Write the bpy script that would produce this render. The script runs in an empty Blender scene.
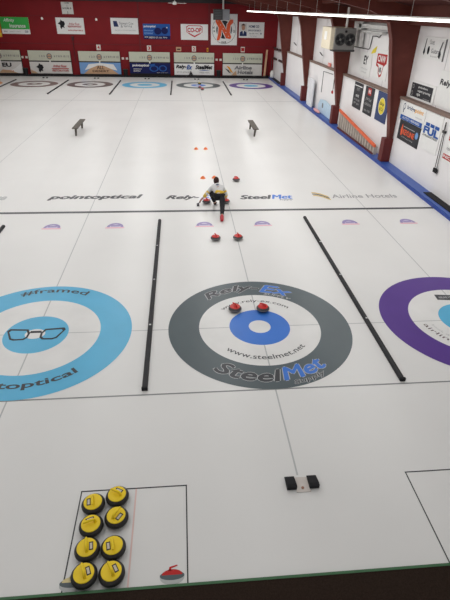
import bpy, bmesh, math, random
from math import pi, sin, cos, radians as R
from mathutils import Vector, Matrix
random.seed(7)
scene = bpy.context.scene
C = scene.collection

# ------------------------------------------------------------------ materials
def lin(c):
    out = []
    for v in c:
        v = v / 255.0
        out.append(v / 12.92 if v <= 0.04045 else ((v + 0.055) / 1.055) ** 2.4)
    return (out[0], out[1], out[2], 1.0)

MATS = {}
def mat(name, rgb, rough=0.6, spec=0.35, metal=0.0, vary=0.06, scale=6.0, emit=None, coord='Object', bump=0.0):
    if name in MATS:
        return MATS[name]
    m = bpy.data.materials.new(name)
    m.use_nodes = True
    nt = m.node_tree
    b = nt.nodes['Principled BSDF']
    b.inputs['Roughness'].default_value = rough
    b.inputs['Specular IOR Level'].default_value = spec
    b.inputs['Metallic'].default_value = metal
    c = lin(rgb)
    if emit:
        b.inputs['Emission Color'].default_value = c
        b.inputs['Emission Strength'].default_value = emit
    tc = nt.nodes.new('ShaderNodeTexCoord')
    nz = nt.nodes.new('ShaderNodeTexNoise')
    nz.inputs['Scale'].default_value = scale
    nz.inputs['Detail'].default_value = 4.0
    nt.links.new(tc.outputs[coord], nz.inputs['Vector'])
    rp = nt.nodes.new('ShaderNodeValToRGB')
    rp.color_ramp.elements[0].position = 0.3
    rp.color_ramp.elements[1].position = 0.7
    lo = [max(0, v * (1 - vary)) for v in c[:3]] + [1]
    hi = [min(1, v * (1 + vary)) for v in c[:3]] + [1]
    rp.color_ramp.elements[0].color = lo
    rp.color_ramp.elements[1].color = hi
    nt.links.new(nz.outputs['Fac'], rp.inputs['Fac'])
    nt.links.new(rp.outputs['Color'], b.inputs['Base Color'])
    if bump:
        bp = nt.nodes.new('ShaderNodeBump')
        bp.inputs['Strength'].default_value = bump
        bp.inputs['Distance'].default_value = 0.01
        nt.links.new(nz.outputs['Fac'], bp.inputs['Height'])
        nt.links.new(bp.outputs['Normal'], b.inputs['Normal'])
    MATS[name] = m
    return m

def ice_material():
    m = mat('ice', (226, 226, 224), 0.34, 0.35, vary=0.03, scale=0.35)
    nt = m.node_tree
    b = nt.nodes['Principled BSDF']
    tc = [n for n in nt.nodes if n.type == 'TEX_COORD'][0]
    # faint lengthwise sweeping streaks in gloss and pebble bump
    mp = nt.nodes.new('ShaderNodeMapping')
    mp.inputs['Scale'].default_value = (2.2, 0.12, 1)
    nz = nt.nodes.new('ShaderNodeTexNoise')
    nz.inputs['Scale'].default_value = 2.0
    nz.inputs['Detail'].default_value = 5
    nt.links.new(tc.outputs['Object'], mp.inputs['Vector'])
    nt.links.new(mp.outputs['Vector'], nz.inputs['Vector'])
    mr = nt.nodes.new('ShaderNodeMapRange')
    mr.inputs['To Min'].default_value = 0.26
    mr.inputs['To Max'].default_value = 0.44
    nt.links.new(nz.outputs['Fac'], mr.inputs['Value'])
    nt.links.new(mr.outputs['Result'], b.inputs['Roughness'])
    return m

ICE = ice_material()
def paint(name, rgb, vary=0.05):
    return mat('paint_' + name, rgb, 0.36, 0.3, vary=vary, scale=1.5)

# ------------------------------------------------------------------ mesh helpers
class MB:
    def __init__(self):
        self.bm = bmesh.new()
    def face(self, pts):
        vs = [self.bm.verts.new(p) for p in pts]
        try:
            return self.bm.faces.new(vs)
        except ValueError:
            return None
    def box(self, x0, x1, y0, y1, z0, z1, bevel=0.0):
        p = [(x0,y0,z0),(x1,y0,z0),(x1,y1,z0),(x0,y1,z0),(x0,y0,z1),(x1,y0,z1),(x1,y1,z1),(x0,y1,z1)]
        v = [self.bm.verts.new(q) for q in p]
        fs = [self.bm.faces.new([v[i] for i in f]) for f in ((0,3,2,1),(4,5,6,7),(0,1,5,4),(1,2,6,5),(2,3,7,6),(3,0,4,7))]
        if bevel:
            es = list({e for f in fs for e in f.edges})
            bmesh.ops.bevel(self.bm, geom=es, offset=bevel, segments=2, affect='EDGES', profile=0.5)
        return self
    def prism(self, poly, a0, a1, axis='z'):
        def P(u, v, w):
            return {'z': (u, v, w), 'y': (u, w, v), 'x': (w, u, v)}[axis]
        lo = [self.bm.verts.new(P(u, v, a0)) for u, v in poly]
        hi = [self.bm.verts.new(P(u, v, a1)) for u, v in poly]
        n = len(poly)
        self.bm.faces.new(lo[::-1]); self.bm.faces.new(hi)
        for i in range(n):
            self.bm.faces.new([lo[i], lo[(i+1) % n], hi[(i+1) % n], hi[i]])
        return self
    def tube(self, pts, rad, n=10, caps=True):
        pts = [Vector(p) for p in pts]
        rads = rad if isinstance(rad, (list, tuple)) else [rad] * len(pts)
        rings = []
        for i, p in enumerate(pts):
            d = (pts[min(i+1, len(pts)-1)] - pts[max(i-1, 0)]).normalized()
            a = d.orthogonal().normalized() if i == 0 else (rings_a - d * rings_a.dot(d)).normalized()
            rings_a = a
            b = d.cross(a)
            rings.append([self.bm.verts.new(p + (a * cos(2*pi*k/n) + b * sin(2*pi*k/n)) * rads[i]) for k in range(n)])
        for i in range(len(rings) - 1):
            for k in range(n):
                self.bm.faces.new([rings[i][k], rings[i][(k+1) % n], rings[i+1][(k+1) % n], rings[i+1][k]])
        if caps:
            self.bm.faces.new(rings[0][::-1]); self.bm.faces.new(rings[-1])
        return self
    def lathe(self, prof, n=36, c=(0, 0, 0)):
        rings = []
        for r, z in prof:
            if r < 1e-6:
                rings.append([self.bm.verts.new((c[0], c[1], c[2] + z))])
            else:
                rings.append([self.bm.verts.new((c[0] + r*cos(2*pi*k/n), c[1] + r*sin(2*pi*k/n), c[2] + z)) for k in range(n)])
        for a, b in zip(rings, rings[1:]):
            for k in range(n):
                q = [a[k % len(a)], a[(k+1) % len(a)], b[(k+1) % len(b)], b[k % len(b)]]
                u = []
                for v in q:
                    if v not in u: u.append(v)
                if len(u) > 2: self.bm.faces.new(u)
        return self
    def ring(self, r0, r1, z, n=128, cx=0, cy=0, sx=1, sy=1):
        o = [self.bm.verts.new((cx + sx*r1*cos(2*pi*k/n), cy + sy*r1*sin(2*pi*k/n), z)) for k in range(n)]
        if r0 <= 0:
            self.bm.faces.new(o); return self
        i = [self.bm.verts.new((cx + sx*r0*cos(2*pi*k/n), cy + sy*r0*sin(2*pi*k/n), z)) for k in range(n)]
        for k in range(n):
            self.bm.faces.new([i[k], o[k], o[(k+1) % n], i[(k+1) % n]])
        return self
    def ball(self, c, rx, ry, rz, n=18):
        r = bmesh.ops.create_uvsphere(self.bm, u_segments=n, v_segments=n//2 + 2, radius=1)
        for v in r['verts']:
            v.co = Vector((c[0] + v.co.x*rx, c[1] + v.co.y*ry, c[2] + v.co.z*rz))
        return self

def build(name, mb, m, parent=None, label=None, smooth=False):
    bm = mb.bm if isinstance(mb, MB) else mb
    bmesh.ops.recalc_face_normals(bm, faces=bm.faces)
    me = bpy.data.meshes.new(name)
    bm.to_mesh(me); bm.free()
    if smooth:
        for p in me.polygons: p.use_smooth = True
        try: me.set_sharp_from_angle(angle=R(38))
        except Exception: pass
    if isinstance(m, (list, tuple)):
        for q in m: me.materials.append(q)
    else:
        me.materials.append(m)
    o = bpy.data.objects.new(name, me)
    C.objects.link(o)
    if parent: o.parent = parent
    if label: o['label'] = label
    return o

def tag(o, label, cat, group=None):
    o['label'] = label; o['category'] = cat
    if group: o['group'] = group
    return o
def thing(name, label, cat, loc=(0, 0, 0), rot=(0, 0, 0), group=None):
    o = bpy.data.objects.new(name, None)
    C.objects.link(o)
    o.location = loc; o.rotation_euler = rot
    o.empty_display_size = 0.1
    return tag(o, label, cat, group)
def struct(name, mb, m, parent=None, smooth=False):
    o = build(name, mb, m, parent, smooth=smooth)
    if not parent: o['kind'] = 'structure'
    return o
def dup(root, loc, rotz, label, group=None):
    r = root.copy(); C.objects.link(r)
    r.location = loc; r.rotation_euler = (0, 0, rotz)
    r['label'] = label
    if group: r['group'] = group
    for ch in list(root.children):
        c = ch.copy(); C.objects.link(c); c.parent = r
        for g in list(ch.children):
            d = g.copy(); C.objects.link(d); d.parent = c
    return r

# ------------------------------------------------------------------ lettering (built-in font turned into flat mesh)
def text_raw(s, bold=0.0, shear=0.0, spacing=1.0):
    cu = bpy.data.curves.new('lettering', 'FONT')
    cu.body = s; cu.size = 1.0; cu.offset = bold; cu.shear = shear
    cu.space_character = spacing
    cu.resolution_u = 3
    o = bpy.data.objects.new('lettering', cu)
    C.objects.link(o)
    dg = bpy.context.evaluated_depsgraph_get()
    dg.update()
    me = o.evaluated_get(dg).to_mesh()
    vs = [v.co.copy() for v in me.vertices]
    fs = [tuple(p.vertices) for p in me.polygons]
    o.evaluated_get(dg).to_mesh_clear()
    bpy.data.objects.remove(o); bpy.data.curves.remove(cu)
    return vs, fs

def letter(mb, s, x0, x1, y0, y1, z, bold=0.0, shear=0.0, arc=None, spacing=1.0, fat=0.0):
    """fit s into the box x0..x1, y0..y1 at height z; arc=(R, mid angle, 'top'/'bottom', cx, cy) bends it"""
    vs, fs = text_raw(s, bold, shear, spacing)
    b0 = text_raw(s, 0.0, shear, spacing)[0] if bold else vs
    mx0 = min(v.x for v in b0); mx1 = max(v.x for v in b0)
    my0 = min(v.y for v in b0); my1 = max(v.y for v in b0)
    sx = (x1-x0)/(mx1-mx0); sy = (y1-y0)/(my1-my0)
    if fat:
        for k, (dx, dy) in enumerate(((fat, 0), (-fat, 0), (0, fat*.7), (0, -fat*.7))):
            letter(mb, s, x0+dx, x1+dx, y0+dy, y1+dy, z - .0001*(k+1), bold, shear, arc, spacing)
    out = []
    for v in vs:
        x = x0 + (v.x-mx0)*sx; y = y0 + (v.y-my0)*sy
        if arc:
            Rr, a0, kind, cx, cy = arc
            if kind == 'top':
                a = a0 - x / Rr; r = Rr + y
            else:
                a = a0 + x / Rr; r = Rr - y
            out.append((cx + r*cos(a), cy + r*sin(a), z))
        else:
            out.append((x, y, z))
    bvs = [mb.bm.verts.new(p) for p in out]
    for f in fs:
        try: mb.bm.faces.new([bvs[i] for i in f])
        except ValueError: pass
    return mb

def words(s, x0, x1, bold=0.0, shear=0.0):
    """split a line into words with the x range each takes inside x0..x1"""
    ws = s.split()
    if len(ws) < 2: return [(s, x0, x1)]
    def ext(t):
        vs = text_raw(t, 0.0, shear)[0]
        return min(v.x for v in vs), max(v.x for v in vs)
    a, b = ext(s); k = (x1-x0)/(b-a); out = []
    for i, wd in enumerate(ws):
        e = ext(' '.join(ws[:i+1]))[1]
        m = ext(wd)
        wx1 = x0 + (e-a)*k
        out.append((wd, wx1 - (m[1]-m[0])*k, wx1))
    return out

# ------------------------------------------------------------------ ice and its markings
ICE_Y0, ICE_Y1 = -4.88, 39.63
LY0, LY1 = 0.0, 34.75
XR, XL = 6.72, -20.4
floor = struct('floor', MB().box(XL, XR, ICE_Y0, ICE_Y1, -0.12, 0.0), ICE)
P_dark = paint('dark', (64, 66, 70)); P_line = paint('line', (134, 136, 136)); P_hog = paint('hog', (70, 72, 74))
P_grey = paint('grey', (86, 97, 101)); P_blue = paint('blue', (62, 120, 208)); P_shade = P_line; P_sponsor = paint('sponsor', (158, 158, 160)); P_white = paint('white', (226, 226, 224))
P_cyan = paint('cyan', (92, 178, 216)); P_purple = paint('purple', (88, 58, 140)); P_brown = paint('brown', (116, 92, 90))
P_black = paint('black', (40, 42, 48)); P_orange = paint('orange', (222, 150, 90)); P_lgrey = paint('lightgrey', (182, 184, 184))
P_red = paint('red', (190, 40, 40)); P_pink = paint('pink', (232, 184, 196)); P_lilac = paint('lilac', (212, 206, 222))
P_violet = paint('violet', (150, 138, 184)); P_gold = paint('gold', (214, 180, 70)); P_maroon = paint('umber', (92, 74, 76))

def flat(name, m, fn, label=None):
    mb = MB(); fn(mb)
    return build(name, mb, m, floor, label)
def rect(mb, x0, x1, y0, y1, z):
    mb.face([(x0,y0,z),(x1,y0,z),(x1,y1,z),(x0,y1,z)])

SX = [-17.6, -13.2, -8.8, -4.38, 0.0, 4.43]
# lines across and along the sheets
flat('hog_line', P_hog, lambda b: rect(b, XL, XR-0.0, 6.33, 6.48, .002), 'dark grey near hog line across the sheets')
flat('hog_line', P_lgrey, lambda b: rect(b, XL, XR, 27.0, 27.12, .002), 'faint grey far hog line across the sheets')
for y, w, m in ((0, .022, P_lgrey), (-1.83, .03, P_line), (34.75, .03, P_lgrey), (36.6, .04, P_lgrey)):
    flat('tee_line' if y in (0, 34.75) else 'back_line', m, lambda b: rect(b, XL, XR, y-w/2, y+w/2, .0015))
for x in SX:
    flat('centre_line', P_lgrey, lambda b: rect(b, x-.012, x+.012, -3.55, 38.4, .001))

def house(cx, cy, outer, inner, tee, outer_label):
    flat('house_ring', outer, lambda b: b.ring(1.22, 1.83, .0030, cx=cx, cy=cy), outer_label)
    flat('eight_foot_ring', P_white, lambda b: b.ring(.61, 1.22, .0030, cx=cx, cy=cy))
    flat('four_foot_ring', inner, lambda b: b.ring(.22, .61, .0030, cx=cx, cy=cy))
    flat('button', tee, lambda b: b.ring(0, .22, .0030, n=64, cx=cx, cy=cy))
    # tee and centre lines show faintly through the paint
    if cy == 0:
        for x0, x1, y0, y1 in ((cx-1.22, cx-.61, cy-.01, cy+.01), (cx+.61, cx+1.22, cy-.01, cy+.01), (cx-.012, cx+.012, cy-1.22, cy-.61), (cx-.012, cx+.012, cy+.61, cy+1.22)):
            flat('tee_line' if x1-x0 > .1 else 'centre_line', P_lgrey, lambda b: rect(b, x0, x1, y0, y1, .0036))
house(0, 0, P_grey, P_blue, P_white, 'grey outer ring of the near house with sponsor lettering')
house(-4.38, 0, P_cyan, P_cyan, P_cyan, 'sky blue outer ring of the near left house')
house(4.43, 0, P_purple, P_cyan, P_cyan, 'purple outer ring of the near right house')
house(-8.8, 0, P_maroon, P_maroon, P_white, None)
house(0, LY1, P_grey, P_blue, P_white, 'far grey ring')
house(-4.4, LY1, P_cyan, P_cyan, P_cyan, 'far sky blue ring')
house(4.4, LY1, P_purple, P_cyan, P_cyan, 'far purple ring')
house(-8.8, LY1, P_maroon, P_maroon, P_white, 'far dark umber ring')
house(-13.2, LY1, P_brown, P_brown, P_white, 'far brown ring')
house(-17.6, LY1, P_orange, P_brown, P_white, 'far orange ring')

# lettering on the grey house
Z1, Z2 = .0042, .0052
def arc_text(name, s, m, half, y0, y1, Rr, mid, kind, cx, cy, bold, shear=0, outline=None, ol=.035, label=None, off=0.0, fat=0.0):
    if outline:
        flat(name + '_outline', outline, lambda b: letter(b, s, off-half, off+half, y0, y1, Z1, bold if fat else bold + ol, shear, (Rr, mid, kind, cx, cy), fat=fat + .016 if fat else 0))
    return flat(name, m, lambda b: letter(b, s, off-half, off+half, y0, y1, Z2, bold, shear, (Rr, mid, kind, cx, cy), fat=fat), label)
arc_text('lettering', 'Rely-', P_dark, .58, 0, .31, 1.37, R(107.5), 'top', 0, 0, 0, .25, P_lgrey, fat=.016)
arc_text('lettering', 'Ex', P_blue, .32, 0, .31, 1.37, R(68), 'top', 0, 0, 0, .25, P_lgrey, fat=.016)
arc_text('lettering', 'SUPPLY', P_lgrey, .30, 0, .07, 1.26, R(64), 'top', 0, 0, .02, .2)
arc_text('lettering', 'www.rely-ex.com', P_dark, .74, 0, .13, .90, R(90), 'top', 0, 0, .006)
arc_text('lettering', 'www.steelmet.net', P_dark, .86, 0, .13, 1.04, R(-89), 'bottom', 0, 0, .006)
arc_text('lettering', 'Steel', P_dark, .64, 0, .30, 1.64, R(-106), 'bottom', 0, 0, 0, .2, P_lgrey, fat=.018)
arc_text('lettering', 'Met', P_blue, .46, 0, .33, 1.64, R(-66.5), 'bottom', 0, 0, 0, .2, P_lgrey, fat=.018)
arc_text('lettering', 'Supply', P_dark, .33, 0, .13, 1.80, R(-67.5), 'bottom', 0, 0, .01, .2, P_lgrey, .04)
# sky blue house
arc_text('lettering', '#framed', P_dark, .70, 0, .19, 1.55, R(89), 'top', -4.38, 0, .015)
arc_text('lettering', 'pointoptical', P_dark, 1.12, 0, .20, 1.60, R(-90), 'bottom', -4.38, 0, .022)
def glasses(b):
    for s in (-1, 1):
        o = [(s*.10, .02), (s*.16, .16), (s*.52, .19), (s*.56, .12), (s*.44, -.16), (s*.36, -.20), (s*.17, -.19), (s*.11, -.12)]
        cxx = sum(p[0] for p in o)/8; cyy = sum(p[1] for p in o)/8
        i = [(cxx + (x-cxx)*.80, cyy + (y-cyy)*.74) for x, y in o]
        for k in range(8):
            q = (k+1) % 8
            b.face([(-4.4+o[k][0], o[k][1], Z2), (-4.4+o[q][0], o[q][1], Z2), (-4.4+i[q][0], i[q][1], Z2), (-4.4+i[k][0], i[k][1], Z2)])
    b.face([(-4.52, .03, Z2), (-4.28, .03, Z2), (-4.30, .10, Z2), (-4.50, .10, Z2)])
flat('button_patch', P_white, lambda b: b.ring(0, .19, Z1, n=40, cx=-4.4, cy=0, sy=.85), 'white button behind the glasses bridge')
flat('glasses_emblem', P_black, glasses, 'black spectacles drawn on the button')
# purple house
def badge(b):
    b.face([(4.15, 1.02, Z1), (4.70, .96, Z1), (4.66, .74, Z1), (4.13, .80, Z1)])
flat('dark_badge', P_dark, badge, 'dark grey slogan strip')
flat('lettering', P_lgrey, lambda b: letter(b, 'AIRLINE HOTELS', 4.19, 4.62, .85, .93, Z2, .02))
arc_text('lettering', 'airlinehotels.com', P_maroon, 1.15, 0, .10, 1.06, R(-112), 'bottom', 4.43, 0, .0)
arc_text('lettering', 'book direct', P_lgrey, .36, 0, .05, .90, R(-148), 'bottom', 4.43, 0, .0)

# sponsor lettering beyond the near hog line
flat('lettering', P_dark, lambda b: letter(b, 'pointoptical', -5.90, -2.86, 7.50, 7.98, .003, 0, .25, fat=.03), 'dark slanted sponsor lettering')
flat('lettering', P_dark, lambda b: letter(b, 'Rely-', -2.04, -.95, 7.40, 7.85, .003, 0, .4, fat=.025))
flat('lettering', P_blue, lambda b: letter(b, 'Ex', -.90, -.30, 7.42, 7.82, .003, 0, .4, fat=.02))
flat('lettering', P_dark, lambda b: letter(b, 'Steel', .46, 1.52, 7.42, 7.80, .003, 0, .25, fat=.025))
flat('lettering', P_blue, lambda b: letter(b, 'Met', 1.54, 2.24, 7.42, 7.82, .003, 0, .25, fat=.02))
flat('lettering', P_grey, lambda b: letter(b, 'Supply', 1.75, 2.22, 7.24, 7.38, .003, .02, .3))
for wd, xa, xb in words('Airline Hotels', 3.62, 5.92, 0, .1):
    flat('lettering', P_sponsor, lambda b: letter(b, wd, xa, xb, 7.42, 7.78, .003, .012, .1), 'pale grey sponsor lettering')
flat('lettering', P_lgrey, lambda b: letter(b, 're', -7.62, -7.28, 7.58, 7.9, .003, .03, .2))
def swoosh(b, dy, m0):
    pts = [(3.0 + .5*t, 7.96 - dy - .45*t*t) for t in (0, .3, .6, 1)]
    for k in range(3):
        (xa, ya), (xb, yb) = pts[k], pts[k+1]
        b.face([(xa, ya, .003), (xb, yb, .003), (xb+.02, yb+.09, .003), (xa+.02, ya+.07, .003)])
flat('swoosh_mark', P_gold, lambda b: swoosh(b, 0, 0), 'gold swoosh')
flat('swoosh_mark', P_dark, lambda b: swoosh(b, .14, 0), 'dark swoosh')
flat('swoosh_mark', P_gold, lambda b: swoosh(b, .28, 0), 'gold lower swoosh')
# round-topped club emblems just short of the hog line
for ex in (-5.25, -3.46, -.87, .86, 3.53, 5.34):
    def arch(b, r0, r1, z, y0=5.20):
        r0, r1 = r0*.82, r1*.82
        n = 20
        for k in range(n):
            a, c = pi*k/n, pi*(k+1)/n
            b.face([(ex+r0*cos(a), y0+r0*1.25*sin(a), z), (ex+r1*cos(a), y0+r1*1.25*sin(a), z), (ex+r1*cos(c), y0+r1*1.25*sin(c), z), (ex+r0*cos(c), y0+r0*1.25*sin(c), z)])
    e = flat('club_emblem', P_lilac, lambda b: arch(b, .0, .27, .003), 'lilac arched emblem painted under the ice')
    build('emblem_arch', (lambda b: (arch(b, .19, .29, .0036), b)[1])(MB()), P_violet, e)
    build('emblem_crest', (lambda b: (rect(b, ex-.13, ex-.0, 5.24, 5.35, .0038), rect(b, ex, ex+.13, 5.24, 5.35, .0038), b)[2])(MB()), P_violet, e)
    build('emblem_ribbon', (lambda b: (rect(b, ex-.27, ex+.27, 5.11, 5.19, .0036), b)[1])(MB()), P_pink, e)

# stone-parking boxes behind the dividers
P_boxline = paint('boxline', (62, 62, 64)); P_redline = paint('redline', (226, 196, 190))
for bx in (-2.21, 2.20, -6.6):
    x0, x1, yt = bx-.685, bx+.685, -3.605
    flat('stone_box', P_boxline, lambda b: (rect(b, x0-.009, x1+.009, yt-.009, yt+.009, .002), rect(b, x0-.008, x0+.008, ICE_Y0, yt, .002), rect(b, x1-.008, x1+.008, ICE_Y0, yt, .002)), 'thin dark outline box for parked stones')
    flat('dividing_line', P_redline, lambda b: rect(b, bx+.015, bx+.035, ICE_Y0, yt, .002), 'faint red line down the middle of the box')
# painted stone pictures inside the left box
def stone_picture(cx, top, facing):
    cy = -4.875
    W = .138
    body = flat('stone_picture', P_lgrey, lambda b: b.ring(0, W, .0025, n=40, cx=cx, cy=cy+.088, sy=.60), 'flat picture of a curling stone painted in the ice')
    def band(b):
        b.ring(0, W, .0029, n=40, cx=cx, cy=cy+.104, sy=.36)
    build('picture_band', (lambda b: (band(b), b)[1])(MB()), P_grey, body)
    def cap(b):
        n = 16
        b.face([(cx + .116*cos(pi*k/n), cy+.112 + .062*sin(pi*k/n), .0032) for k in range(n+1)])
        pts = [(-.045, .18), (-.03, .225), (.055*facing if facing > 0 else .055, .245), (.065, .232), (-.01, .208), (-.012, .18)]
        b.face([(cx + p[0]*1.0, cy + p[1] - .022, .0032) for p in pts])
    build('picture_handle', (lambda b: (cap(b), b)[1])(MB()), top, body)
stone_picture(-1.70, P_red, 1)
stone_picture(-2.80, paint('palegold', (222, 206, 150)), 1)

# ------------------------------------------------------------------ building shell
M_carpet = mat('carpet', (46, 36, 30), 0.95, 0.1, vary=0.25, scale=60)
M_green = mat('green_edge', (66, 108, 74), 0.6)
M_red = mat('red_wall', (126, 25, 31), 0.65, 0.25, vary=0.06, scale=1.2)
M_redtrim = mat('red_trim', (104, 26, 32), 0.6)
M_wwall = mat('white_wall', (236, 234, 234), 0.55, 0.3, vary=0.02, scale=1.0)
M_ledge = mat('grey_ledge', (128, 108, 98), 0.7, vary=0.1)
M_col = mat('oxide_steel', (98, 46, 38), 0.55, 0.3, vary=0.1, scale=3)
M_box = mat('base_box', (98, 36, 34), 0.6, vary=0.1)
M_roof = mat('roof_deck', (74, 36, 32), 0.8, 0.15, vary=0.12, scale=1.0)
M_raft = mat('rafter', (92, 44, 36), 0.7, vary=0.1)
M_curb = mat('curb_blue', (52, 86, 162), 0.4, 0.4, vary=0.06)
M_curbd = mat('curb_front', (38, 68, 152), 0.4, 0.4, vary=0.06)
M_rubber = mat('rubber', (30, 30, 33), 0.85, vary=0.15)
M_dark = mat('dark_metal', (58, 58, 58), 0.5, vary=0.1)
M_white = mat('white_plastic', (236, 236, 232), 0.5, vary=0.02)
M_pipe = mat('white_pipe', (222, 222, 218), 0.5, vary=0.03)

FW = 40.2
walk = struct('floor', MB().box(XL, 7.5, -7.2, ICE_Y0-.03, -0.12, 0.03), M_carpet)
struct('trim_1', MB().box(XL, 6.69, ICE_Y0-.03, ICE_Y0, -0.05, 0.034), M_green)
struct('trim_2', MB().box(XL, XR, ICE_Y1, FW, -0.12, 0.10), M_rubber)
struct('wall_front', MB().box(XL, 7.5, -7.3, -7.2, -0.12, 4.1), M_wwall)
far = struct('wall_back', MB().box(XL, 7.6, FW, FW+.2, -0.12, 9), M_red)
build('rail', MB().box(XL, 7.3, FW-.03, FW, 2.53, 2.58), M_redtrim, far, 'thin dark red rail')
build('rail', MB().box(XL, 7.3, FW-.02, FW, 4.62, 4.65), M_redtrim, far)
struct('trim_21', MB().box(XL, 7.3, FW-.18, FW, 5.80, 6.15), mat('header', (52, 46, 48), .7))
for px in (-4.95, 1.2):
    build('post', MB().box(px-.06, px+.06, FW-.05, FW, .1, 5.8), M_redtrim, far)
struct('wall_left', MB().box(XL-.2, XL, -7.3, FW, -0.12, 7), M_wwall)
wr = struct('wall_right', MB().box(7.35, 7.55, -7.3, FW, -0.12, 5.75), M_wwall)
COLY = [4.05, 11.6, 19.15, 26.7, 34.25]
edges = [-7.2] + COLY + [FW]
for i in range(len(edges) - 1):
    a, b = edges[i] + (.10 if i else 0), edges[i+1] - (.10 if i < len(edges)-2 else 0)
    if i == len(edges)-2:
        top = 2.3
    else: top = 2.57
    build('lower_panel', MB().box(7.15, 7.35, a, b, -.12, top, .01), M_wwall, wr)
    if i != len(edges)-2:
        build('ledge', MB().box(7.10, 7.36, a, b, top, top+.09), M_ledge, wr, 'grey brown wooden ledge on top of the lower wall panel')
    # panel seams on the upper wall
    n = max(2, int((b-a)/1.9))
    s = MB()
    for k in range(1, n):
        y = a + (b-a)*k/n
        s.box(7.342, 7.352, y-.012, y+.012, 2.6, 5.05)
    build('seam', s, mat('seam', (196, 194, 194), .6), wr)
for z, ya, yb in ((2.42, 38.2, 39.9), (1.62, 38.4, 39.9), (2.46, 35.1, 37.4), (1.66, 34.9, 37.2)):
    build('rail', MB().box(7.02, 7.16, ya, yb, z, z+.14), mat('brown_rail', (70, 46, 44), .7), wr, 'short dark brown rail')
struct('trim_3', MB().box(6.85, 7.4, -7.2, FW, 5.06, 5.75), M_raft)

def zb(x):
    return 5.08 + .19*(7.5 - x) if x > -6.6 else 5.08 + .19*(7.5 + 6.6) - .19*(-6.6 - x)
for i, y in enumerate(COLY + [-3.4, 39.75]):
    t = 4 + i
    inner = [(7.03, .1), (7.03, 1.0), (6.38, 4.6), (6.18, 5.15)]
    mb = MB().prism([(7.14, .1)] + inner + [(5.4, zb(5.4)), (-6.6, zb(-6.6)), (XL, zb(XL)), (XL, zb(XL)+.42), (-6.6, zb(-6.6)+.42), (7.45, zb(7.45)+.42), (7.45, 2.6), (7.14, 2.6)],
                    y-.10, y+.10, 'y') if y < 39 else MB().prism([(7.3, zb(7.3)), (-6.6, zb(-6.6)), (XL, zb(XL)), (XL, zb(XL)+.42), (-6.6, zb(-6.6)+.42), (7.3, zb(7.3)+.42)], y-.10, y+.10, 'y')
    f = struct('trim_%d' % t, mb, M_col)
    if y < 39:
        build('flange', MB().prism([(7.03, 1.0), (6.99, 1.0), (6.34, 4.6), (6.14, 5.13), (6.18, 5.15), (6.38, 4.6)], y-.16, y+.16, 'y'), M_col, f)
        build('base_box', MB().box(6.78, 7.145, y-.19, y+.19, .125, 1.05, .012), M_box, f, 'dark red wooden box around the column foot')
deck = MB()
for xa, xb in ((7.6, -6.6), (-6.6, XL)):
    za, zc = zb(xa)+.45, zb(xb)+.45
    deck.prism([(xa, za), (xb, zc), (xb, zc+.1), (xa, za+.1)], -7.3, FW, 'y')
ceil = struct('ceiling', deck, M_roof)
for k in range(1, 17):
    x = 7.2 - 1.6*k
    z = zb(x) + .43
    build('purlin', MB().box(x-.04, x+.04, -7.2, FW, z-.13, z), M_raft, ceil)

# blue curb on the right
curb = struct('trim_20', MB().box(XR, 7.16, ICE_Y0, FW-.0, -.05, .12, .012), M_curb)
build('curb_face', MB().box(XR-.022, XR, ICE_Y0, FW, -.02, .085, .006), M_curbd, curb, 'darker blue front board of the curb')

# ------------------------------------------------------------------ wall signs
FAR = (pi/2, 0, 0); RIGHT = (pi/2, 0, -pi/2)
class Sign:
    """local x = right, y = up, z = out of the wall; origin at bottom centre"""
    def __init__(self, name, label, cat, loc, rot, w, h, bg, group=None, t=.025):
        self.o = thing(name, label, cat, loc, rot, group)
        self.w, self.h, self.t, self.z = w, h, t, t
        if bg is not None:
            self.bg = build('panel', MB().box(-w/2, w/2, 0, h, 0, t), bg, self.o)
    def add(self, name, m, fn, label=None, smooth=False):
        mb = MB(); self.z += .002
        fn(mb, self.z)
        return build(name, mb, m, self.o, label, smooth)
    def rect(self, name, m, x0, x1, y0, y1, label=None):
        return self.add(name, m, lambda b, z: rect(b, x0, x1, y0, y1, z), label)
    def text(self, s, m, x0, x1, y0, y1, bold=.02, shear=0, label=None):
        self.z += .002
        for wd, xa, xb in words(s, x0, x1, bold, shear):
            mb = MB(); letter(mb, wd, xa, xb, y0, y1, self.z, bold, shear)
            o = build('lettering', mb, m, self.o, label)
        return o
    def disc(self, name, m, cx, cy, r, r0=0, sx=1, sy=1, label=None):
        return self.add(name, m, lambda b, z: b.ring(r0, r, z, n=48, cx=cx, cy=cy, sx=sx, sy=sy), label)
    def poly(self, name, m, pts, label=None):
        return self.add(name, m, lambda b, z: b.face([(x, y, z) for x, y in pts]), label)

def ink(n, c): return mat('ink_' + n, c, .6, .2, vary=.02)
K_white = ink('white', (232, 232, 230)); K_black = ink('black', (36, 36, 40)); K_red = ink('red', (176, 44, 44)); K_navy = ink('navy', (44, 56, 96))
K_green = ink('green', (66, 176, 82)); K_blue = ink('blue', (40, 86, 160)); K_grey = ink('grey', (120, 120, 122)); K_orange = ink('orange', (226, 96, 58))
K_yellow = ink('yellow', (226, 206, 66)); K_panel = ink('panel', (214, 212, 208)); K_char = ink('char', (54, 54, 58)); K_amber = ink('amber', (226, 160, 40))
K_skin = ink('skin', (186, 140, 118)); K_deep = ink('deepblue', (24, 30, 84)); K_sky = ink('sky', (120, 160, 210)); K_lg = ink('lightgrey', (176, 176, 176))
K_tan = ink('tan', (196, 160, 128)); K_coopr = ink('coop', (190, 40, 52)); K_hair = ink('hair', (84, 62, 52)); K_bannerblue = ink('bannerblue', (58, 72, 112))

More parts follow.
